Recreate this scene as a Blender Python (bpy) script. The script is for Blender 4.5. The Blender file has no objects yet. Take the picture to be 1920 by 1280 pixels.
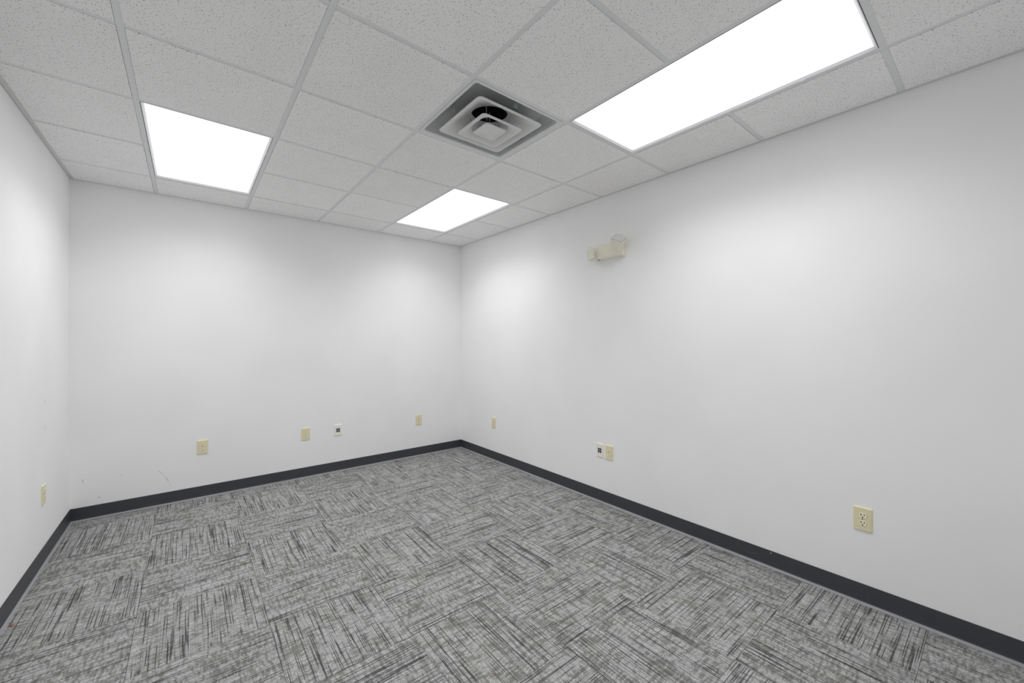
import bpy, bmesh, math, random
from mathutils import Vector, Matrix

random.seed(7)
S = bpy.context.scene
COL = S.collection

# ------------------------------------------------------------------ dimensions
T = 0.6096                     # ceiling grid module (2 ft)
H = 2.5717                     # ceiling height
WR, WB, WL = 2.9105, 2.8760, -0.4830   # right, back and left wall planes
WF = -2.05                     # wall behind the camera
CAM = (0.2052, -1.5406, 1.3546)
TEE = 0.0240

# ------------------------------------------------------------------ camera
cam_d = bpy.data.cameras.new('camera')
cam_d.sensor_width = 36.0
cam_d.sensor_fit = 'HORIZONTAL'
cam_d.lens = 750.93 / 1920 * 36
cam_d.shift_x = -5.76 / 1920
cam_d.shift_y = 0.06 / 1920
cam_d.clip_start = 0.02
cam = bpy.data.objects.new('camera', cam_d)
cam.location = CAM
cam.rotation_euler = (math.radians(90), 0, -0.6838)
COL.objects.link(cam)
S.camera = cam

# ------------------------------------------------------------------ world, exposure
w = bpy.data.worlds.new('world')
S.world = w
w.use_nodes = True
w.node_tree.nodes['Background'].inputs[0].default_value = (0.5, 0.5, 0.5, 1)
w.node_tree.nodes['Background'].inputs[1].default_value = 0.02
S.view_settings.view_transform = 'Standard'
S.view_settings.look = 'None'
S.view_settings.gamma = 1.0
S.view_settings.use_curve_mapping = False
S.view_settings.exposure = 0.06
S.cycles.max_bounces = 10
S.cycles.diffuse_bounces = 9
S.cycles.adaptive_threshold = 0.02
S.cycles.caustics_reflective = False
S.cycles.caustics_refractive = False
LENS = 1.7                     # radiance of the fluorescent lenses towards all sides
LAMP = 7.8                    # watts of each fixture's downward beam below its prismatic lens
SPREAD = 2.32                  # its cut-off (radians)

# ------------------------------------------------------------------ node helpers
class NT:
    def __init__(self, name):
        self.m = bpy.data.materials.new(name)
        self.m.use_nodes = True
        self.t = self.m.node_tree
        self.b = self.t.nodes['Principled BSDF']
    def n(self, kind, **kw):
        x = self.t.nodes.new(kind)
        for k, v in kw.items():
            setattr(x, k, v)
        return x
    def put(self, sock, v):
        if isinstance(v, bpy.types.NodeSocket):
            self.t.links.new(v, sock)
        else:
            sock.default_value = v
    def math(self, op, a, b=None, c=None, clamp=False):
        x = self.n('ShaderNodeMath', operation=op, use_clamp=clamp)
        self.put(x.inputs[0], a)
        if b is not None: self.put(x.inputs[1], b)
        if c is not None: self.put(x.inputs[2], c)
        return x.outputs[0]
    def comb(self, a, b, c):
        x = self.n('ShaderNodeCombineXYZ')
        for i, v in enumerate((a, b, c)): self.put(x.inputs[i], v)
        return x.outputs[0]
    def noise(self, vec, scale=1.0, detail=2.0, rough=0.5):
        x = self.n('ShaderNodeTexNoise')
        self.put(x.inputs['Vector'], vec)
        x.inputs['Scale'].default_value = scale
        x.inputs['Detail'].default_value = detail
        x.inputs['Roughness'].default_value = rough
        return x.outputs['Fac']
    def white(self, vec):
        x = self.n('ShaderNodeTexWhiteNoise')
        self.put(x.inputs['Vector'], vec)
        return x.outputs['Value']
    def step(self, v, lo, hi, a=0.0, b=1.0):
        x = self.n('ShaderNodeMapRange')
        x.interpolation_type = 'SMOOTHSTEP'
        self.put(x.inputs['Value'], v)
        x.inputs['From Min'].default_value = lo
        x.inputs['From Max'].default_value = hi
        x.inputs['To Min'].default_value = a
        x.inputs['To Max'].default_value = b
        return x.outputs[0]
    def mix(self, f, a, b, blend='MIX'):
        x = self.n('ShaderNodeMix', data_type='RGBA', blend_type=blend)
        self.put(x.inputs['Factor'], f)
        self.put(x.inputs[6], a)
        self.put(x.inputs[7], b)
        return x.outputs[2]
    def coord(self, which='Object'):
        return self.n('ShaderNodeTexCoord').outputs[which]
    def sep(self, v):
        x = self.n('ShaderNodeSeparateXYZ')
        self.put(x.inputs[0], v)
        return x.outputs
    def bump(self, h, strength, dist):
        x = self.n('ShaderNodeBump')
        x.inputs['Strength'].default_value = strength
        x.inputs['Distance'].default_value = dist
        self.put(x.inputs['Height'], h)
        self.t.links.new(x.outputs[0], self.b.inputs['Normal'])
    def base(self, c, rough=0.6, spec=0.4):
        self.put(self.b.inputs['Base Color'], c)
        self.put(self.b.inputs['Roughness'], rough)
        self.b.inputs['Specular IOR Level'].default_value = spec
        return self.m

def matte(q, c, rough=0.0):
    d = q.n('ShaderNodeBsdfDiffuse')
    q.put(d.inputs['Color'], c)
    d.inputs['Roughness'].default_value = rough
    out = q.t.nodes['Material Output']
    q.t.links.new(d.outputs[0], out.inputs['Surface'])
    q.t.nodes.remove(q.b)
    return q.m

def rgb(*c):
    """sRGB 0..255 to linear rgba"""
    f = lambda v: (v / 255) / 12.92 if v <= 10 else (((v / 255) + 0.055) / 1.055) ** 2.4
    return (f(c[0]), f(c[1]), f(c[2]), 1)

def paint_material(name, col, rough=0.55, grain=0.02, scale=60, bump=0.04, dist=0.001, spec=0.35):
    q = NT(name)
    v = q.coord()
    n = q.noise(v, scale, 4, 0.6)
    big = q.noise(v, 1.7, 3, 0.55)
    f = q.step(q.math('ADD', q.math('MULTIPLY', n, 0.5), q.math('MULTIPLY', big, 0.5)), 0.3, 0.7)
    d = tuple(x * (1 - grain) for x in col[:3]) + (1,)
    u = tuple(min(1, x * (1 + grain)) for x in col[:3]) + (1,)
    c = q.mix(f, d, u)
    q.bump(n, bump, dist)
    return q.base(c, rough, spec)

def wall_material():
    q = NT('wall_paint')
    v = q.coord('Object')
    f = q.noise(v, 2.2, 1, 0.5)
    c = q.mix(q.step(f, 0.3, 0.7), (0.905, 0.906, 0.910, 1), (0.930, 0.931, 0.936, 1))
    return matte(q, c)

def tile_material():
    q = NT('acoustic_tile')
    info = q.n('ShaderNodeObjectInfo')
    off = q.math('MULTIPLY', info.outputs['Random'], 37.0)
    x, y, z = q.sep(q.coord('Object'))
    v = q.comb(q.math('ADD', x, off), q.math('ADD', y, q.math('MULTIPLY', off, 0.7)), off)
    # wobble the lookup a little so that the pits are not perfectly round
    wob = q.n('ShaderNodeTexNoise')
    q.put(wob.inputs['Vector'], v)
    wob.inputs['Scale'].default_value = 190
    wob.inputs['Detail'].default_value = 1
    wv = q.n('ShaderNodeVectorMath', operation='MULTIPLY_ADD')
    q.put(wv.inputs[0], wob.outputs['Color'])
    wv.inputs[1].default_value = (0.006, 0.006, 0.0)
    q.put(wv.inputs[2], v)
    def pits(scale, r, keep):
        vo = q.n('ShaderNodeTexVoronoi', voronoi_dimensions='2D')
        q.put(vo.inputs['Vector'], wv.outputs[0])
        vo.inputs['Scale'].default_value = scale
        rnd = q.white(vo.outputs['Position'])
        rr = q.math('MULTIPLY', q.math('ADD', q.math('MULTIPLY', rnd, 0.7), 0.3), r)
        hit = q.math('SUBTRACT', rr, vo.outputs['Distance'])
        s = q.step(hit, -0.02, 0.04)
        k = q.step(q.white(q.comb(rnd, 3.1, 0.2)), keep, keep + 0.01)
        return q.math('MULTIPLY', s, k)
    p1 = pits(84, 0.185, 0.14)
    p2 = pits(165, 0.20, 0.42)
    p = q.math('MAXIMUM', p1, q.math('MULTIPLY', p2, 0.55))
    big = q.noise(v, 6, 1, 0.6)
    c = q.mix(q.step(big, 0.3, 0.7), (0.945, 0.938, 0.934, 1), (0.965, 0.958, 0.954, 1))
    tone = q.math('ADD', q.math('MULTIPLY', q.white(q.comb(off, 1.0, 2.0)), 0.04), 0.96)
    c = q.mix(1.0, c, q.comb(tone, tone, tone), 'MULTIPLY')
    c = q.mix(q.math('MULTIPLY', p, 0.72), c, (0.18, 0.175, 0.17, 1))
    return matte(q, c)

def carpet_material():
    q = NT('carpet_pile')
    info = q.n('ShaderNodeObjectInfo')
    rnd = q.math('MULTIPLY', info.outputs['Random'], 91.0)
    u, v, _ = q.sep(q.coord('Object'))          # u along the tufted rows, v across them
    PITCH = 0.0036
    row = q.math('FLOOR', q.math('DIVIDE', v, PITCH))
    rowseed = q.math('MULTIPLY', row, 7.317)
    # dark yarn that surfaces in long straight runs along single rows
    runs = q.noise(q.comb(q.math('MULTIPLY', u, 3.0), rowseed, rnd), 1.0, 1.0, 0.5)
    band = q.noise(q.comb(q.math('MULTIPLY', u, 1.2), q.math('MULTIPLY', v, 17.0), rnd), 1.0, 0.0)
    dark = q.step(q.math('ADD', runs, q.math('MULTIPLY', q.math('SUBTRACT', band, 0.5), 0.12)), 0.575, 0.625)
    soft = q.step(runs, 0.44, 0.58)
    # cross dashes: ikat-like shading perpendicular to the rows
    jit = q.math('MULTIPLY', q.white(q.comb(row, 5.5, rnd)), 0.7)
    cross = q.noise(q.comb(q.math('ADD', q.math('MULTIPLY', u, 100.0), jit), q.math('MULTIPLY', v, 20.0), q.math('ADD', rnd, 13.0)), 1.0, 1.0, 0.5)
    patch = q.noise(q.comb(q.math('MULTIPLY', u, 9.0), q.math('MULTIPLY', v, 9.0), q.math('ADD', rnd, 31.0)), 1.0, 1.0)
    dash = q.step(q.math('ADD', cross, q.math('MULTIPLY', q.math('SUBTRACT', patch, 0.5), 0.30)), 0.45, 0.62)
    # single loops
    loop = q.white(q.comb(q.math('FLOOR', q.math('DIVIDE', u, 0.0050)), row, rnd))
    c = q.mix(q.step(patch, 0.3, 0.7), rgb(182, 182, 183), rgb(180, 179, 175))
    c = q.mix(q.math('MULTIPLY', loop, 0.55), c, rgb(112, 112, 111))
    c = q.mix(q.math('MULTIPLY', q.step(loop, 0.86, 0.95), 0.6), c, rgb(222, 222, 219))
    c = q.mix(q.math('MULTIPLY', soft, 0.38), c, rgb(92, 93, 92))
    c = q.mix(q.math('MULTIPLY', dash, 0.55), c, rgb(86, 87, 84))
    c = q.mix(q.math('MULTIPLY', dark, 0.70), c, rgb(48, 50, 52))
    return matte(q, c)

def emit_material(name, strength):
    q = NT(name)
    v = q.coord()
    n = q.noise(v, 400, 1)
    q.put(q.b.inputs['Base Color'], q.mix(n, (0.86, 0.86, 0.86, 1), (0.9, 0.9, 0.9, 1)))
    q.b.inputs['Roughness'].default_value = 0.35
    q.b.inputs['Emission Color'].default_value = (1.0, 1.0, 1.0, 1)
    q.b.inputs['Emission Strength'].default_value = strength
    q.m.cycles.emission_sampling = 'FRONT'
    return q.m

M = {}
M['wall'] = wall_material()
M['tile'] = tile_material()
M['carpet'] = carpet_material()
M['tee'] = paint_material('grid_enamel', (0.765, 0.785, 0.775, 1), 0.45, 0.015, 30, 0.02)
M['trim'] = paint_material('wall_angle_enamel', (0.70, 0.71, 0.695, 1), 0.5, 0.015, 30, 0.02)
M['plenum'] = paint_material('plenum_concrete', (0.05, 0.05, 0.05, 1), 0.9, 0.2, 8, 0.2)
M['troffer'] = paint_material('troffer_enamel', (0.80, 0.79, 0.83, 1), 0.4, 0.01, 20, 0.01)
M['acrylic'] = paint_material('acrylic_edge', (0.85, 0.85, 0.85, 1), 0.4)
M['lens'] = emit_material('fluorescent_lens', LENS)
M['rubber'] = paint_material('rubber_base', rgb(66, 67, 72), 0.42, 0.05, 25, 0.05, 0.001, 0.45)
M['rubber_toe'] = paint_material('rubber_toe_grey', rgb(152, 153, 157), 0.5, 0.05, 40, 0.05, 0.001, 0.4)  # toe strip in a lighter grey than the base above it
M['slab'] = paint_material('floor_adhesive', (0.03, 0.03, 0.03, 1), 0.9, 0.2, 20)
M['ivory'] = paint_material('ivory_plastic', rgb(233, 225, 188), 0.35, 0.01, 20, 0.01, 0.001, 0.5)
M['ivory_face'] = paint_material('ivory_receptacle', rgb(248, 241, 212), 0.35, 0.01, 20, 0.01, 0.001, 0.5)
M['almond'] = paint_material('almond_plastic', rgb(245, 239, 228), 0.35, 0.01, 20, 0.01, 0.001, 0.5)
M['slot'] = paint_material('slot_dark', (0.012, 0.011, 0.008, 1), 0.7, 0.1)
M['jack'] = paint_material('jack_black', (0.010, 0.010, 0.012, 1), 0.5, 0.1)
M['jack_grey'] = paint_material('jack_grey', rgb(176, 178, 190), 0.5, 0.05)
M['screw'] = paint_material('screw_metal', rgb(190, 182, 150), 0.35, 0.03)
M['cream'] = paint_material('cream_plastic', rgb(242, 239, 222), 0.4, 0.015, 12, 0.02, 0.001, 0.45)
M['white_metal'] = paint_material('diffuser_enamel', (0.74, 0.74, 0.735, 1), 0.38, 0.02, 14, 0.02)
M['pan'] = paint_material('diffuser_pan_shaded', (0.46, 0.485, 0.475, 1), 0.34, 0.04, 14, 0.02)  # pan metal, grey darkened to put the shade inside the diffuser into its colour
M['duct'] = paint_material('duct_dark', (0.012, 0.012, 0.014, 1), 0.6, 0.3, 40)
M['galv'] = paint_material('galvanised_steel', rgb(150, 155, 155), 0.4, 0.08, 30)
M['reflector'] = paint_material('reflector_white', (0.86, 0.86, 0.86, 1), 0.2, 0.01, 20, 0.01)
M['scuff'] = paint_material('scuff_grey', rgb(168, 168, 166), 0.7, 0.15, 90)
M['scuff_light'] = paint_material('base_scratch', rgb(120, 112, 100), 0.7, 0.15, 90)
M['patch'] = paint_material('bare_patch_white', (0.97, 0.97, 0.97, 1), 0.8, 0.01, 90)
M['debris'] = paint_material('debris_orange', rgb(176, 112, 84), 0.8, 0.2, 90)
def glass_material():
    q = NT('clear_lens')
    q.put(q.b.inputs['Base Color'], q.mix(q.noise(q.coord(), 40, 1), (0.93, 0.94, 0.92, 1), (0.97, 0.97, 0.96, 1)))
    q.b.inputs['Roughness'].default_value = 0.12
    q.b.inputs['Alpha'].default_value = 0.42
    return q.m
M['glass'] = glass_material()

# ------------------------------------------------------------------ mesh helpers
def mesh_obj(name, bm, mat, parent=None, smooth=False, recalc=True):
    me = bpy.data.meshes.new(name)
    if recalc:
        bmesh.ops.recalc_face_normals(bm, faces=bm.faces)
    bm.to_mesh(me)
    bm.free()
    if mat is not None:
        me.materials.append(mat)
    if smooth:
        for p in me.polygons: p.use_smooth = True
    o = bpy.data.objects.new(name, me)
    COL.objects.link(o)
    if parent is not None:
        o.parent = parent
    return o

def box(bm, lo, hi, bevel=0.0, seg=1):
    vs = bmesh.ops.create_cube(bm, size=1.0)['verts']
    for v in vs:
        v.co = Vector([lo[i] + (v.co[i] + 0.5) * (hi[i] - lo[i]) for i in range(3)])
    if bevel:
        es = list({e for v in vs for e in v.link_edges})
        bmesh.ops.bevel(bm, geom=es, offset=bevel, segments=seg, affect='EDGES', profile=0.5)
    return vs

def box_obj(name, lo, hi, mat, parent=None, bevel=0.0, seg=1, smooth=False):
    bm = bmesh.new()
    box(bm, lo, hi, bevel, seg)
    return mesh_obj(name, bm, mat, parent, smooth)

def loft(bm, rings, close_first=False, close_last=False):
    """join rings of equal vertex count with quads"""
    R = [[bm.verts.new(p) for p in r] for r in rings]
    n = len(R[0])
    for a, b in zip(R, R[1:]):
        for i in range(n):
            bm.faces.new((a[i], a[(i + 1) % n], b[(i + 1) % n], b[i]))
    if close_first: bm.faces.new(R[0])
    if close_last: bm.faces.new(R[-1])
    return R

def rsquare(half, r, z, seg=5, hy=None):
    """rounded square ring"""
    hy = half if hy is None else hy
    pts = []
    for k, (sx, sy) in enumerate(((1, 1), (-1, 1), (-1, -1), (1, -1))):
        for s in range(seg + 1):
            a = math.pi / 2 * (k + s / seg)
            pts.append((sx * (half - r) + r * math.cos(a), sy * (hy - r) + r * math.sin(a), z))
    return pts

def circ(r, z, n=32, c=(0, 0)):
    return [(c[0] + r * math.cos(2 * math.pi * i / n), c[1] + r * math.sin(2 * math.pi * i / n), z) for i in range(n)]

def cyl(bm, p0, p1, r, n=12, r1=None):
    p0, p1 = Vector(p0), Vector(p1)
    d = (p1 - p0)
    q = d.to_track_quat('Z', 'Y')
    r1 = r if r1 is None else r1
    A = [p0 + q @ Vector((r * math.cos(2 * math.pi * i / n), r * math.sin(2 * math.pi * i / n), 0)) for i in range(n)]
    B = [p1 + q @ Vector((r1 * math.cos(2 * math.pi * i / n), r1 * math.sin(2 * math.pi * i / n), 0)) for i in range(n)]
    loft(bm, [A, B], True, True)

def empty(name, loc, rot=(0, 0, 0), size=0.1):
    o = bpy.data.objects.new(name, None)
    o.empty_display_size = size
    o.location = loc
    o.rotation_euler = rot
    COL.objects.link(o)
    return o

def tag(o, label, cat, group=None):
    o['label'] = label
    o['category'] = cat
    if group: o['group'] = group
    return o

def structure(o, label=None, cat=None):
    o['kind'] = 'structure'
    if label: o['label'] = label
    if cat: o['category'] = cat
    return o

def dup(o, parent=None):
    c = o.copy()
    COL.objects.link(c)
    c.parent = parent
    for ch in list(o.children):
        dup(ch, c)
    return c

# ================================================================== STRUCTURE
TOP = H + 0.32
# ---- walls: solid slabs just outside the room
wall_back = structure(box_obj('wall_back', (WL - 0.1, WB, -0.02), (WR + 0.1, WB + 0.1, TOP), M['wall']),
                      'smooth white painted back wall with three ivory outlets', 'wall')
wall_right = structure(box_obj('wall_right', (WR, WF, -0.02), (WR + 0.1, WB, TOP), M['wall']),
                       'long white painted right wall carrying the emergency light', 'wall')
wall_left = structure(box_obj('wall_left', (WL - 0.1, WF, -0.02), (WL, WB, TOP), M['wall']),
                      'white painted left wall with one ivory outlet', 'wall')
wall_front = structure(box_obj('wall_front', (WL - 0.1, WF - 0.1, -0.02), (WR + 0.1, WF, TOP), M['wall']),
                       'white painted wall behind the camera', 'wall')

# ---- floor: slab with carpet tiles laid quarter-turn
floor = structure(box_obj('floor', (WL - 0.1, WF - 0.1, -0.12), (WR + 0.1, WB + 0.1, -0.006), M['slab']),
                  'grey carpet-tile floor with quarter-turned striped squares', 'floor')
CT, CX0, CY0 = 0.5, 0.006, 0.190
_carpet_cache = {}
def carpet_mesh(sx, sy, cx, cy):
    """tile slab sx by sy whose pattern origin (tile centre) sits at -cx,-cy from the slab's centre"""
    key = (round(sx, 4), round(sy, 4), round(cx, 4), round(cy, 4))
    if key not in _carpet_cache:
        bm = bmesh.new()
        g = 0.0006
        vs = box(bm, (cx - sx / 2 + g, cy - sy / 2 + g, -0.006), (cx + sx / 2 - g, cy + sy / 2 - g, 0.0))
        top = [e for e in bm.edges if all(v.co.z > -0.001 for v in e.verts)]
        bmesh.ops.bevel(bm, geom=top, offset=0.0012, segments=2, affect='EDGES', profile=0.5)
        bmesh.ops.recalc_face_normals(bm, faces=bm.faces)
        me = bpy.data.meshes.new('carpet_tile')
        bm.to_mesh(me); bm.free()
        me.materials.append(M['carpet'])
        _carpet_cache[key] = me
    return _carpet_cache[key]

ix0, ix1 = math.floor((WL - CX0) / CT), math.floor((WR - CX0 - 1e-4) / CT)
iy0, iy1 = math.floor((WF - CY0) / CT), math.floor((WB - CY0 - 1e-4) / CT)
for ix in range(ix0, ix1 + 1):
    for iy in range(iy0, iy1 + 1):
        x0, x1 = max(CX0 + ix * CT, WL), min(CX0 + (ix + 1) * CT, WR)
        y0, y1 = max(CY0 + iy * CT, WF), min(CY0 + (iy + 1) * CT, WB)
        if x1 - x0 < 0.004 or y1 - y0 < 0.004: continue
        mx, my = CX0 + (ix + 0.5) * CT, CY0 + (iy + 0.5) * CT
        ox, oy = (x0 + x1) / 2 - mx, (y0 + y1) / 2 - my
        if (ix + iy) % 2 == 0:      # rows run along x
            me, rz = carpet_mesh(x1 - x0, y1 - y0, ox, oy), 0.0
        else:                       # quarter turn: local u = world y, local v = -world x
            me, rz = carpet_mesh(y1 - y0, x1 - x0, oy, -ox), math.pi / 2
        t = bpy.data.objects.new('carpet_tile', me)
        t.location = (mx, my, 0)
        t.rotation_euler = (0, 0, rz)
        COL.objects.link(t)
        t.parent = floor

# ---- baseboards: rubber cove base, 4 inches, with a projecting toe
def cove_profile():
    # (distance from wall, height)
    p = [(0.0, 0.1016), (0.0022, 0.1016), (0.0030, 0.1006), (0.0030, 0.022), (0.0036, 0.0150), (0.0056, 0.0100)]
    return p
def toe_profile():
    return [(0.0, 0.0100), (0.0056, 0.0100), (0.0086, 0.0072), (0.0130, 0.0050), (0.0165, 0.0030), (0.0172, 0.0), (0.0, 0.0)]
def extrude_profile(name, prof, a, b, inward, mat, parent=None, miter=(0, 0)):
    """prof (d,z) swept from a to b (2d points); inward = unit vector into the room; miter: shorten by d at the ends"""
    a, b, n = Vector(a), Vector(b), Vector(inward)
    d = (b - a).normalized()
    bm = bmesh.new()
    A = [(*(a + n * x + d * x * miter[0]), z) for x, z in prof]
    B = [(*(b + n * x - d * x * miter[1]), z) for x, z in prof]
    loft(bm, [A, B], True, True)
    return mesh_obj(name, bm, mat, parent)

runs = [('baseboard_back', (WL, WB), (WR, WB), (0, -1), 'dark charcoal rubber cove base along the back wall', []),
        ('baseboard_right', (WR, WB), (WR, WF), (-1, 0), 'dark charcoal rubber cove base along the right wall', [-1.10]),
        ('baseboard_left', (WL, WF), (WL, WB), (1, 0), 'dark charcoal rubber cove base along the left wall', []),
        ('baseboard_front', (WR, WF), (WL, WF), (0, 1), 'dark charcoal rubber cove base behind the camera', [])]
for name, a, b, n, lab, seams in runs:
    segs = [(a, b, (1, 1))]
    if seams:
        ys = seams[0]
        segs = [(a, (a[0], ys + 0.00015), (1, 0)), ((a[0], ys - 0.00015), b, (0, 1))]
    main = None
    for k, (p, q_, mit) in enumerate(segs):
        o = extrude_profile(name if k == 0 else 'base_section', cove_profile() + [(0.0, 0.0100)], p, q_, n, M['rubber'], main, mit)
        if k == 0:
            main = structure(o, lab, 'baseboard')
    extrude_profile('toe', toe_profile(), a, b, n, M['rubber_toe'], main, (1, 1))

# ---- ceiling: dark deck above, hung grid of tees, lay-in tiles
ceiling = structure(box_obj('ceiling', (WL - 0.1, WF - 0.1, TOP), (WR + 0.1, WB + 0.1, TOP + 0.05), M['plenum']),
                    'suspended grid ceiling of white pinholed acoustic tiles', 'ceiling')
LIGHTS = [(0, 2), (3, 2), (3, -2), (0, -2)]     # (column, first row), each two rows long
VENT = (2, 0)
i_lo, i_hi = math.floor(WL / T), math.floor(WR / T)
j_lo, j_hi = math.floor(WF / T), math.floor(WB / T)
taken = {VENT: 'vent'}
for (i, j) in LIGHTS:
    taken[(i, j)] = taken[(i, j + 1)] = 'light'

def tee_mesh(bm, a, b, along):
    """inverted tee from a to b (metres) centred at 0 across; along = 0 x, 1 y"""
    def bx(l0, l1, c0, c1, z0, z1):
        if along == 0: box(bm, (l0, c0, z0), (l1, c1, z1))
        else: box(bm, (c0, l0, z0), (c1, l1, z1))
    bx(a, b, -TEE / 2, TEE / 2, 0, 0.0012)
    bx(a, b, -0.0008, 0.0008, 0.0012, 0.032)
for i in range(i_lo + 1, i_hi + 1):              # runners along y
    bm = bmesh.new()
    tee_mesh(bm, WF + 0.004, WB - 0.004, 1)
    o = mesh_obj('main_runner', bm, M['tee'], ceiling)
    o.location = (i * T, 0, H)
for j in range(j_lo + 1, j_hi + 1):              # cross tees between runners
    for i in range(i_lo, i_hi + 1):
        if taken.get((i, j)) == 'light' and taken.get((i, j - 1)) == 'light':
            continue
        x0 = WL + 0.004 if i == i_lo else i * T + TEE / 2 + 0.0004
        x1 = WR - 0.004 if i == i_hi else (i + 1) * T - TEE / 2 - 0.0004
        bm = bmesh.new()
        tee_mesh(bm, x0, x1, 0)
        o = mesh_obj('cross_tee', bm, M['tee'], ceiling)
        o.location = (0, j * T, H - 0.0003)

DROP, REV = 0.0030, 0.0009
_tile_cache = {}
def tile_mesh(sx, sy, ox, oy):
    key = (round(sx, 4), round(sy, 4), round(ox, 4), round(oy, 4))
    if key not in _tile_cache:
        bm = bmesh.new()
        box(bm, (ox - sx / 2, oy - sy / 2, -DROP), (ox + sx / 2, oy + sy / 2, 0.012), 0.0011, 1)
        bmesh.ops.recalc_face_normals(bm, faces=bm.faces)
        me = bpy.data.meshes.new('ceiling_tile')
        bm.to_mesh(me); bm.free()
        me.materials.append(M['tile'])
        _tile_cache[key] = me
    return _tile_cache[key]
ANG = 0.0235                                     # wall angle flange
for i in range(i_lo, i_hi + 1):
    for j in range(j_lo, j_hi + 1):
        if (i, j) in taken: continue
        e = TEE / 2 + REV
        x0 = WL + ANG + REV if i == i_lo else i * T + e
        x1 = WR - ANG - REV if i == i_hi else (i + 1) * T - e
        y0 = WF + ANG + REV if j == j_lo else j * T + e
        y1 = WB - ANG - REV if j == j_hi else (j + 1) * T - e
        if x1 - x0 < 0.02 or y1 - y0 < 0.02: continue
        mx, my = (i + 0.5) * T, (j + 0.5) * T
        me = tile_mesh(x1 - x0, y1 - y0, (x0 + x1) / 2 - mx, (y0 + y1) / 2 - my)
        o = bpy.data.objects.new('ceiling_tile', me)
        o.location = (mx + random.uniform(-.0006, .0006), my + random.uniform(-.0006, .0006), H + random.uniform(-.0005, .0005))
        COL.objects.link(o)
        o.parent = ceiling

# ---- wall angles (perimeter trim), hung a hair off the wall
def wall_angle(name, a, b, n, lab):
    gap = 0.0022
    prof = [(gap, 0.0), (ANG, 0.0), (ANG, 0.0012), (gap + 0.0012, 0.0012), (gap + 0.0012, 0.022), (gap, 0.022)]
    a, b, nn = Vector(a), Vector(b), Vector(n)
    d = (b - a).normalized()
    bm = bmesh.new()
    A = [(*(a + nn * x + d * x), H - 0.0006 + z) for x, z in prof]
    B = [(*(b + nn * x - d * x), H - 0.0006 + z) for x, z in prof]
    loft(bm, [A, B], True, True)
    return structure(mesh_obj(name, bm, M['trim']), lab, 'trim')
wall_angle('trim_1', (WL, WB), (WR, WB), (0, -1), 'thin grey wall angle where ceiling meets back wall')
wall_angle('trim_2', (WR, WB), (WR, WF), (-1, 0), 'thin grey wall angle where ceiling meets right wall')
wall_angle('trim_3', (WL, WF), (WL, WB), (1, 0), 'thin grey wall angle where ceiling meets left wall')
wall_angle('trim_4', (WR, WF), (WL, WF), (0, 1), 'thin grey wall angle behind the camera')

# ================================================================== THINGS
# ---- 2x4 fluorescent troffers
def make_troffer():
    root = empty('ceiling_light', (0, 0, H))
    hx, hy = T / 2 - TEE / 2 - 0.0025, T - TEE / 2 - 0.0025
    bm = bmesh.new()                             # door frame
    w_ = 0.0125
    prof = [(0.0, 0.014), (0.0, -0.0012), (0.0028, -0.0016), (0.0040, -0.0006), (w_, 0.0085), (w_, 0.014)]
    rings = []
    for d, z in prof:
        rings.append([(hx - d, hy - d, z), (-hx + d, hy - d, z), (-hx + d, -hy + d, z), (hx - d, -hy + d, z)])
    loft(bm, rings)
    mesh_obj('frame', bm, M['troffer'], root, recalc=False)
    bm = bmesh.new()                             # lens panel
    box(bm, (-hx + w_ - 0.004, -hy + w_ - 0.002, 0.0095), (hx - w_ + 0.002, hy - w_ + 0.002, 0.0125))
    df = mesh_obj('diffuser', bm, M['acrylic'], root)
    df.data.materials.append(M['lens'])
    for p in df.data.polygons:
        if p.normal.z < -0.5: p.material_index = 1
    bm = bmesh.new()                             # sheet steel housing above
    hi = [(hx, hy), (-hx, hy), (-hx, -hy), (hx, -hy)]
    loft(bm, [[(x, y, 0.006) for x, y in hi], [(x, y, 0.05) for x, y in hi],
              [(x * 0.8, y * 0.97, 0.10) for x, y in hi]], False, True)
    mesh_obj('housing', bm, M['galv'], root, recalc=False)
    ld = bpy.data.lights.new('tube_light', 'AREA')
    ld.shape = 'RECTANGLE'
    ld.size, ld.size_y = 2 * (hx - w_) - 0.004, 2 * (hy - w_) - 0.004
    ld.energy, ld.spread = LAMP, SPREAD
    lo = bpy.data.objects.new('tube_light', ld)
    lo.location = (0, 0, 0.0085)
    COL.objects.link(lo)
    lo.parent = root
    for s in (-1, 1):                            # cam latches on one long side
        bm = bmesh.new()
        box(bm, (hx - 0.003, s * 0.33 - 0.011, -0.003), (hx + 0.0022, s * 0.33 + 0.011, 0.004), 0.001)
        mesh_obj('latch', bm, M['troffer'], root)
    return root
proto = make_troffer()
labs = ['glowing white ceiling light panel nearest the left wall',
        'glowing white ceiling light panel nearest the back right corner',
        'largest glowing white ceiling light panel, beside the right wall at top right',
        'glowing white ceiling light panel directly above the camera']
for k, ((i, j), lab) in enumerate(zip(LIGHTS, labs)):
    o = proto if k == 0 else dup(proto)
    o.location = ((i + 0.5) * T, (j + 1) * T, H)
    tag(o, lab, 'ceiling light', 'fluorescent ceiling light panels')

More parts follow.
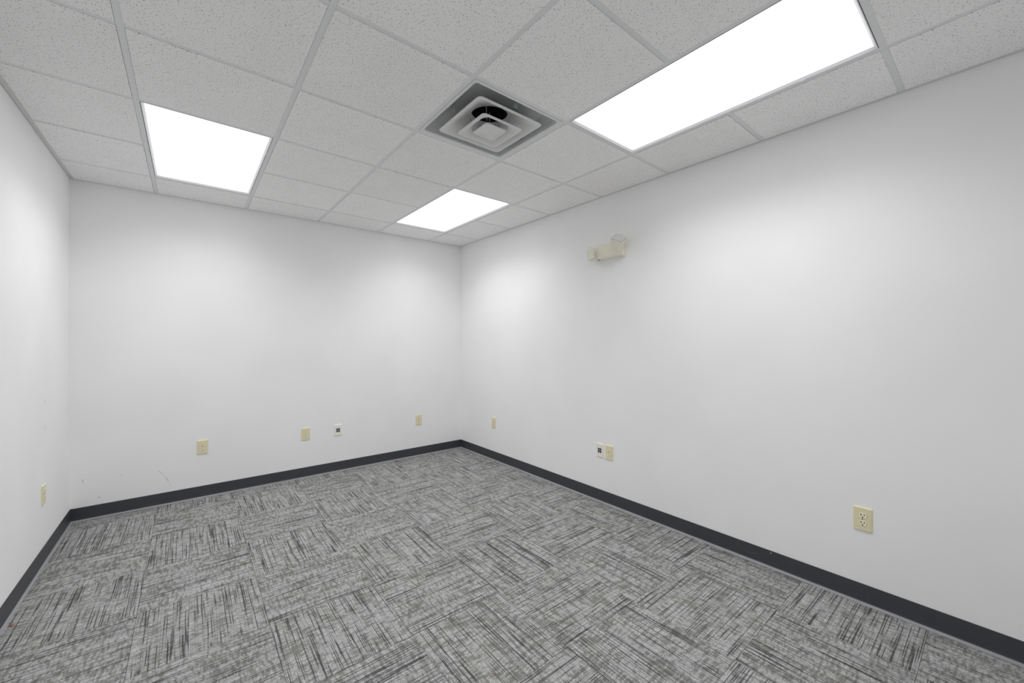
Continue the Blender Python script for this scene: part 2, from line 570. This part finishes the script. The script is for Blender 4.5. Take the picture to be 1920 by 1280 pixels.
# ---- supply-air diffuser with stepped cones
def make_vent():
    root = empty('air_diffuser', ((VENT[0] + 0.5) * T, (VENT[1] + 0.5) * T, H))
    tag(root, 'square white ceiling air diffuser with three stepped cones between the lights', 'air vent')
    hx = T / 2 - TEE / 2 - 0.0015
    # face flange and back pan, one formed sheet rising to the round neck
    bm = bmesh.new()
    n = 4 * 6
    def sq(h, r, z): return rsquare(h, r, z, 5)
    def ring_circ(r, z):
        return [(r * math.cos(math.pi / 2 * (k + s / 5)), r * math.sin(math.pi / 2 * (k + s / 5)), z) for k in range(4) for s in range(6)]
    rings = [sq(hx, 0.001, 0.010), sq(hx, 0.001, -0.0015), sq(hx - 0.016, 0.016, -0.0015), sq(hx - 0.020, 0.018, 0.002),
             sq(hx - 0.034, 0.026, 0.022), sq(hx - 0.075, 0.035, 0.046), sq(0.170, 0.05, 0.054), ring_circ(0.112, 0.056)]
    loft(bm, rings[:4])
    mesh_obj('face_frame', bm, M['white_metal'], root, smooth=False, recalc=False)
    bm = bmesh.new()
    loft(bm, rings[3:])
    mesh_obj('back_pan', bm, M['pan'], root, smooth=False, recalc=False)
    # round neck and the dark duct above it
    bm = bmesh.new()
    loft(bm, [circ(0.112, 0.0555, 40), circ(0.103, 0.058, 40), circ(0.103, 0.078, 40)])
    neck = mesh_obj('neck', bm, M['white_metal'], root, True, recalc=False)
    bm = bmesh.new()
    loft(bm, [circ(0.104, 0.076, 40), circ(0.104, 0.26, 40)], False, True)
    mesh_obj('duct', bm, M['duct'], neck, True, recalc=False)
    # nested cones, each a pressed shell flaring downwards
    def cone(name, half, drop, rise, slope, r):
        bm = bmesh.new()
        t_ = 0.0016
        outer = [sq(half, r, -drop + 0.004), sq(half + 0.001, r, -drop + 0.001), sq(half - 0.003, r, -drop - 0.001)]
        inner = []
        dm = 0.034 + slope
        rt = lambda d: r + (half - dm) * 0.9 * (d / dm) ** 2 - r * 0.5 * (d / dm) ** 2
        steps = [(0.010, 0.0), (0.020, 0.004), (0.034, 0.013), (0.034 + slope, rise)]
        for d, z in steps: inner.append(sq(half - d, rt(d), -drop - 0.001 + z))
        top = [sq(half - d - t_ * 0.2, rt(d), -drop + 0.0018 + z) for d, z in reversed(steps)]
        loft(bm, outer + inner + top + [outer[0]])
        bmesh.ops.remove_doubles(bm, verts=bm.verts, dist=1e-6)
        return mesh_obj(name, bm, M['white_metal'], root, smooth=True)
    cone('outer_cone', 0.2125, 0.0110, 0.060, 0.066, 0.026)
    cone('middle_cone', 0.1340, 0.0330, 0.048, 0.036, 0.022)
    bm = bmesh.new()                              # centre plate: shallow pressed dish
    loft(bm, [sq(0.069, 0.016, -0.030), sq(0.0715, 0.016, -0.033), sq(0.0705, 0.016, -0.036), sq(0.066, 0.015, -0.0375), sq(0.048, 0.006, -0.0335)], True, True)
    cp = mesh_obj('centre_plate', bm, M['white_metal'], root, smooth=False)
    bm = bmesh.new()
    cyl(bm, (0, 0, -0.0365), (0, 0, -0.033), 0.004, 10)
    mesh_obj('screw', bm, M['white_metal'], cp)
    # hanger wires and clips that carry the cones
    for ang in (45, 135, 225, 315):
        a = math.radians(ang)
        bm = bmesh.new()
        c, s = math.cos(a), math.sin(a)
        cyl(bm, (0.115 * c, 0.115 * s, 0.054), (0.095 * c, 0.095 * s, -0.022), 0.0016, 8)
        mesh_obj('hanger_wire', bm, M['galv'], root)
    for (cx, cy) in ((0.0, -0.232), (0.0, 0.232), (-0.232, 0.0), (0.232, 0.0)):
        bm = bmesh.new()
        if cx == 0: box(bm, (-0.013, cy - 0.0012, -0.004), (0.013, cy + 0.0012, 0.044), 0.0008)
        else: box(bm, (cx - 0.0012, -0.013, -0.004), (cx + 0.0012, 0.013, 0.044), 0.0008)
        mesh_obj('clip', bm, M['galv'], root)
    bm = bmesh.new()
    cyl(bm, (0, 0, 0.075), (0, 0, -0.034), 0.0022, 8)
    mesh_obj('centre_rod', bm, M['galv'], root)
    return root
make_vent()

# ---- wall plates. Local frame: x right, y up the wall is z, -y out of the wall into the room
def plate_mesh(w_, h_, mat, root):
    bm = bmesh.new()
    t_ = 0.0062
    def rr(k, y): return [(p[0], -y, p[1]) for p in rsquare(w_ / 2 - k, 0.0035, 0, 3, h_ / 2 - k)]
    loft(bm, [rr(0, 0), rr(0, 0.0022), rr(0.0012, 0.0042), rr(0.0042, t_)], True, True)
    return mesh_obj('cover_plate', bm, mat, root), t_

def make_outlet():
    root = empty('wall_outlet', (0, 0, 0))
    pl, t_ = plate_mesh(0.0765, 0.1215, M['ivory'], root)
    for s in (1, -1):
        cz = s * 0.0196
        def face(r, y):
            # receptacle outline: circle trimmed flat at top and bottom
            pts = []
            for k in range(28):
                a = 2 * math.pi * k / 28
                x, z = r * math.cos(a), r * math.sin(a)
                z = max(-r * 0.80, min(r * 0.80, z))
                pts.append((x, -y, cz + z))
            return pts
        bm = bmesh.new()                          # darker disc whose colour stands in for the recess shadow round the face
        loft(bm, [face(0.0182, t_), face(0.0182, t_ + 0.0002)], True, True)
        ring = mesh_obj('receptacle_shadow', bm, M['screw'], root)
        bm = bmesh.new()
        loft(bm, [face(0.0170, t_), face(0.0170, t_ + 0.0014), face(0.0162, t_ + 0.0019)], True, True)
        f = mesh_obj('receptacle', bm, M['ivory_face'], root)
        y = t_ + 0.0016
        for dx, hh in ((-0.0066, 0.0042), (0.0066, 0.0034)):
            bm = bmesh.new()
            box(bm, (dx - 0.0019, -y - 0.0006, cz + 0.0040 - hh), (dx + 0.0019, -y, cz + 0.0040 + hh))
            mesh_obj('slot', bm, M['slot'], f)
        bm = bmesh.new()
        cyl(bm, (0, -y, cz - 0.0085), (0, -y - 0.0006, cz - 0.0085), 0.0031, 12)
        mesh_obj('ground_hole', bm, M['slot'], f)
    bm = bmesh.new()
    cyl(bm, (0, -t_, 0), (0, -t_ - 0.0012, 0), 0.0030, 12)
    sc = mesh_obj('screw', bm, M['screw'], root)
    bm = bmesh.new()
    box(bm, (-0.0005, -t_ - 0.0015, -0.0026), (0.0005, -t_ - 0.0011, 0.0026))
    mesh_obj('screw_slot', bm, M['slot'], sc)
    return root

def make_data_plate():
    root = empty('data_plate', (0, 0, 0))
    pl, t_ = plate_mesh(0.0715, 0.1160, M['almond'], root)
    bm = bmesh.new()
    box(bm, (-0.0190, -t_ - 0.0010, -0.0205), (0.0190, -t_, 0.0205), 0.0006)
    ins = mesh_obj('jack_insert', bm, M['jack_grey'], root)
    for sx in (-1, 1):
        for sz in (-1, 1):
            cx, cz = sx * 0.0092, sz * 0.0100
            bm = bmesh.new()
            y = t_ + 0.0010
            # keystone opening: tall slot with a stepped notch for the plug's latch
            box(bm, (cx - 0.0066, -y - 0.0007, cz - 0.0046), (cx + 0.0066, -y, cz + 0.0080))
            box(bm, (cx - 0.0034, -y - 0.00068, cz - 0.0076), (cx + 0.0034, -y, cz - 0.0044))
            mesh_obj('network_jack', bm, M['jack'], ins)
    for sz in (-1, 1):
        bm = bmesh.new()
        cyl(bm, (0, -t_, sz * 0.0480), (0, -t_ - 0.0010, sz * 0.0480), 0.0028, 12)
        mesh_obj('screw', bm, M['almond'], root)
    return root

# rotation about z: back wall faces -y (0), right wall faces -x (-90 deg), left wall faces +x (+90 deg)
ROT = {'back': 0.0, 'right': -math.pi / 2, 'left': math.pi / 2}
def on_wall(o, wall, s, z):
    o.location = {'back': (s, WB, z), 'right': (WR, s, z), 'left': (WL, s, z)}[wall]
    o.rotation_euler = (0, 0, ROT[wall])
    return o
outlet0 = make_outlet()
outs = [('right', -1.071, 0.4365, 'largest ivory duplex outlet, alone on the right wall above the baseboard seam'),
        ('right', 0.540, 0.4330, 'ivory duplex outlet on the right wall right beside the network jack plate'),
        ('right', 2.163, 0.4260, 'small ivory duplex outlet on the right wall closest to the back corner'),
        ('back', 0.2990, 0.4380, 'ivory duplex outlet on the back wall, nearest to the left wall'),
        ('back', 1.1090, 0.4320, 'middle ivory duplex outlet on the back wall, left of the network jack plate'),
        ('back', 2.3250, 0.4240, 'ivory duplex outlet on the back wall closest to the right corner'),
        ('left', 2.1680, 0.4215, 'ivory duplex outlet seen edge-on, the only one on the left wall')]
for k, (wl_, s, z, lab) in enumerate(outs):
    o = outlet0 if k == 0 else dup(outlet0)
    tag(on_wall(o, wl_, s, z), lab, 'outlet', 'ivory duplex outlets along the walls')
data0 = make_data_plate()
for k, (wl_, s, z, lab) in enumerate([
        ('back', 1.4150, 0.4290, 'almond wall plate with four black network jacks on the back wall'),
        ('right', 0.6370, 0.4330, 'almond wall plate with four black network jacks on the right wall')]):
    o = data0 if k == 0 else dup(data0)
    tag(on_wall(o, wl_, s, z), lab, 'network plate', 'network jack plates')

# ---- twin-head emergency light on the right wall
def make_emergency():
    root = empty('emergency_light', (WR, 0.510, 2.098), (0, 0, ROT['right']))
    tag(root, 'cream twin-head emergency light with square lamp heads high on the right wall', 'emergency light')
    # local: x along the wall (to the right as seen), z up, -y out of the wall
    bm = bmesh.new()
    def rr(hx, hz, y, r=0.008): return [(p[0], -y, p[1]) for p in rsquare(hx, r, 0, 4, hz)]
    loft(bm, [rr(0.128, 0.060, 0.0), rr(0.128, 0.060, 0.030), rr(0.126, 0.058, 0.046), rr(0.119, 0.052, 0.051)], True, True)
    body = mesh_obj('body', bm, M['cream'], root)
    bm = bmesh.new()                               # parting line between back plate and cover
    loft(bm, [rr(0.1292, 0.0612, 0.010), rr(0.1292, 0.0612, 0.013)], True, True)
    mesh_obj('back_plate_lip', bm, M['cream'], root)
    bm = bmesh.new()
    cyl(bm, (-0.112, -0.036, -0.0595), (-0.112, -0.036, -0.0625), 0.007, 14)
    mesh_obj('test_button', bm, M['slot'], root)
    bm = bmesh.new()
    cyl(bm, (-0.096, -0.036, -0.0595), (-0.096, -0.036, -0.0615), 0.003, 10)
    mesh_obj('indicator_lamp', bm, M['jack_grey'], root)
    def head(loc, rot, dep):
        h = bpy.data.objects.new('lamp_head', None)
        # local z = beam direction, opening at +z
        bm = bmesh.new()
        loft(bm, [rsquare(0.034, 0.012, -dep, 4), rsquare(0.0385, 0.012, -dep + 0.004, 4), rsquare(0.0500, 0.011, 0.002, 4),
                  rsquare(0.0530, 0.012, 0.006, 4), rsquare(0.0530, 0.012, 0.011, 4), rsquare(0.0500, 0.010, 0.011, 4),
                  rsquare(0.0460, 0.010, 0.004, 4), rsquare(0.018, 0.008, -0.022, 4)], True, True)
        hd = mesh_obj('lamp_head', bm, M['cream'], root)
        hd.location = loc
        hd.rotation_euler = rot
        bm = bmesh.new()
        loft(bm, [circ(0.0420, 0.0090, 28), circ(0.032, -0.002, 28), circ(0.016, -0.0120, 28), circ(0.006, -0.014, 28)], False, True)
        mesh_obj('reflector', bm, M['reflector'], hd, True)
        bm = bmesh.new()                           # domed clear cover
        loft(bm, [rsquare(0.0495, 0.011, 0.0100, 4), rsquare(0.0480, 0.012, 0.018, 4), rsquare(0.040, 0.014, 0.027, 4), rsquare(0.022, 0.012, 0.032, 4)], True, True)
        mesh_obj('lens_cover', bm, M['glass'], hd, True)
        bm = bmesh.new()
        cyl(bm, (0, 0, -dep + 0.0005), (0, 0, -dep - 0.002), 0.004, 12)
        mesh_obj('screw', bm, M['screw'], hd)
        bpy.data.objects.remove(h)
        return hd
    D = math.radians
    # left head: aimed off to the left; right head: tipped up, its back towards the viewer
    def aim(beam, side):
        z = Vector(beam).normalized()
        x = Vector(side); x = (x - z * x.dot(z)).normalized()
        y = z.cross(x)
        return Matrix((x, y, z)).transposed().to_euler()
    head((-0.166, -0.072, -0.006), aim((-0.84, -0.54, -0.06), (0.02, 0.0, 1.0)), 0.030).scale = (1.12, 1.0, 1.0)
    head((0.138, -0.106, 0.050), aim((0.50, -0.40, 0.77), (0.80, 0.36, -0.42)), 0.074)
    for p0, p1 in (((-0.120, -0.030, 0.0), (-0.144, -0.054, -0.004)), ((0.092, -0.045, 0.012), (0.104, -0.078, 0.014))):
        bm = bmesh.new()
        cyl(bm, p0, p1, 0.014, 16, 0.012)
        mesh_obj('swivel_neck', bm, M['cream'], root, True)
    return root
make_emergency()

# ---- wear: scuffs on the walls, scratches on the base, a crumb on the floor
def streak(name, p, q_, width, wall, mat, parent, off=0.0):
    """thin rubbed streak lying on a wall (or on the base, off) between two (s, z) points"""
    a, b = Vector(p), Vector(q_)
    d = (b - a).normalized(); n = Vector((-d.y, d.x))
    bm = bmesh.new()
    def P(t, k, e):
        c = a.lerp(b, t) + n * (k * width)
        e += off
        if wall == 'back': return (c.x, WB - e, c.y)
        if wall == 'left': return (WL + e, c.x, c.y)
        return (WR - e, c.x, c.y)
    ts = (0.0, 0.25, 0.6, 1.0); ks = (0.15, 1.0, 0.7, 0.1)
    rings = [[P(t, k / 2, 0.0), P(t, k / 2, 0.0003), P(t, -k / 2, 0.0003), P(t, -k / 2, 0.0)] for t, k in zip(ts, ks)]
    loft(bm, rings, True, True)
    return mesh_obj(name, bm, mat, parent)
for p, q_, w_ in (((0.008, 0.296), (0.058, 0.233), 0.0022), ((0.056, 0.230), (0.080, 0.178), 0.0036), ((0.078, 0.170), (0.095, 0.140), 0.0018),
                  ((-0.420, 0.312), (-0.413, 0.286), 0.0034), ((-0.334, 0.165), (-0.325, 0.145), 0.0034), ((-0.210, 0.303), (-0.200, 0.293), 0.0030)):
    streak('scuff', p, q_, w_, 'back', M['scuff'], wall_back)
for p, q_, w_ in (((2.200, 0.995), (2.216, 0.965), 0.0030), ((2.214, 0.840), (2.221, 0.800), 0.0026)):
    streak('scuff', p, q_, w_, 'left', M['scuff'], wall_left)
for p, q_, w_ in (((-0.657, 0.306), (-0.663, 0.296), 0.0050), ((-0.650, 0.257), (-0.657, 0.247), 0.0045), ((-0.704, 0.160), (-0.712, 0.154), 0.0050)):
    streak('scuff', p, q_, w_, 'right', M['patch'], wall_right)
base_right = bpy.data.objects['baseboard_right']
for p, q_, w_ in (((-0.446, 0.072), (-0.505, 0.050), 0.0016), ((-0.503, 0.051), (-0.540, 0.045), 0.0016), ((-0.538, 0.046), (-0.593, 0.060), 0.0022)):
    streak('scratch', p, q_, w_, 'right', M['scuff_light'], base_right, 0.003)
streak('chip', (-0.647, 0.090), (-0.654, 0.087), 0.0045, 'right', M['patch'], base_right, 0.003)

bm = bmesh.new()                                   # crumb of debris by the left baseboard
bmesh.ops.create_icosphere(bm, subdivisions=2, radius=0.007)
for v in bm.verts:
    v.co = Vector((v.co.x * random.uniform(.7, 1.2), v.co.y * random.uniform(.8, 1.5), max(-0.003, v.co.z * random.uniform(.3, .6))))
crumb = mesh_obj('debris_crumb', bm, M['debris'])
crumb.location = (-0.448, 1.455, 0.0031)
tag(crumb, 'tiny orange-brown crumb of debris on the carpet beside the left baseboard', 'debris')
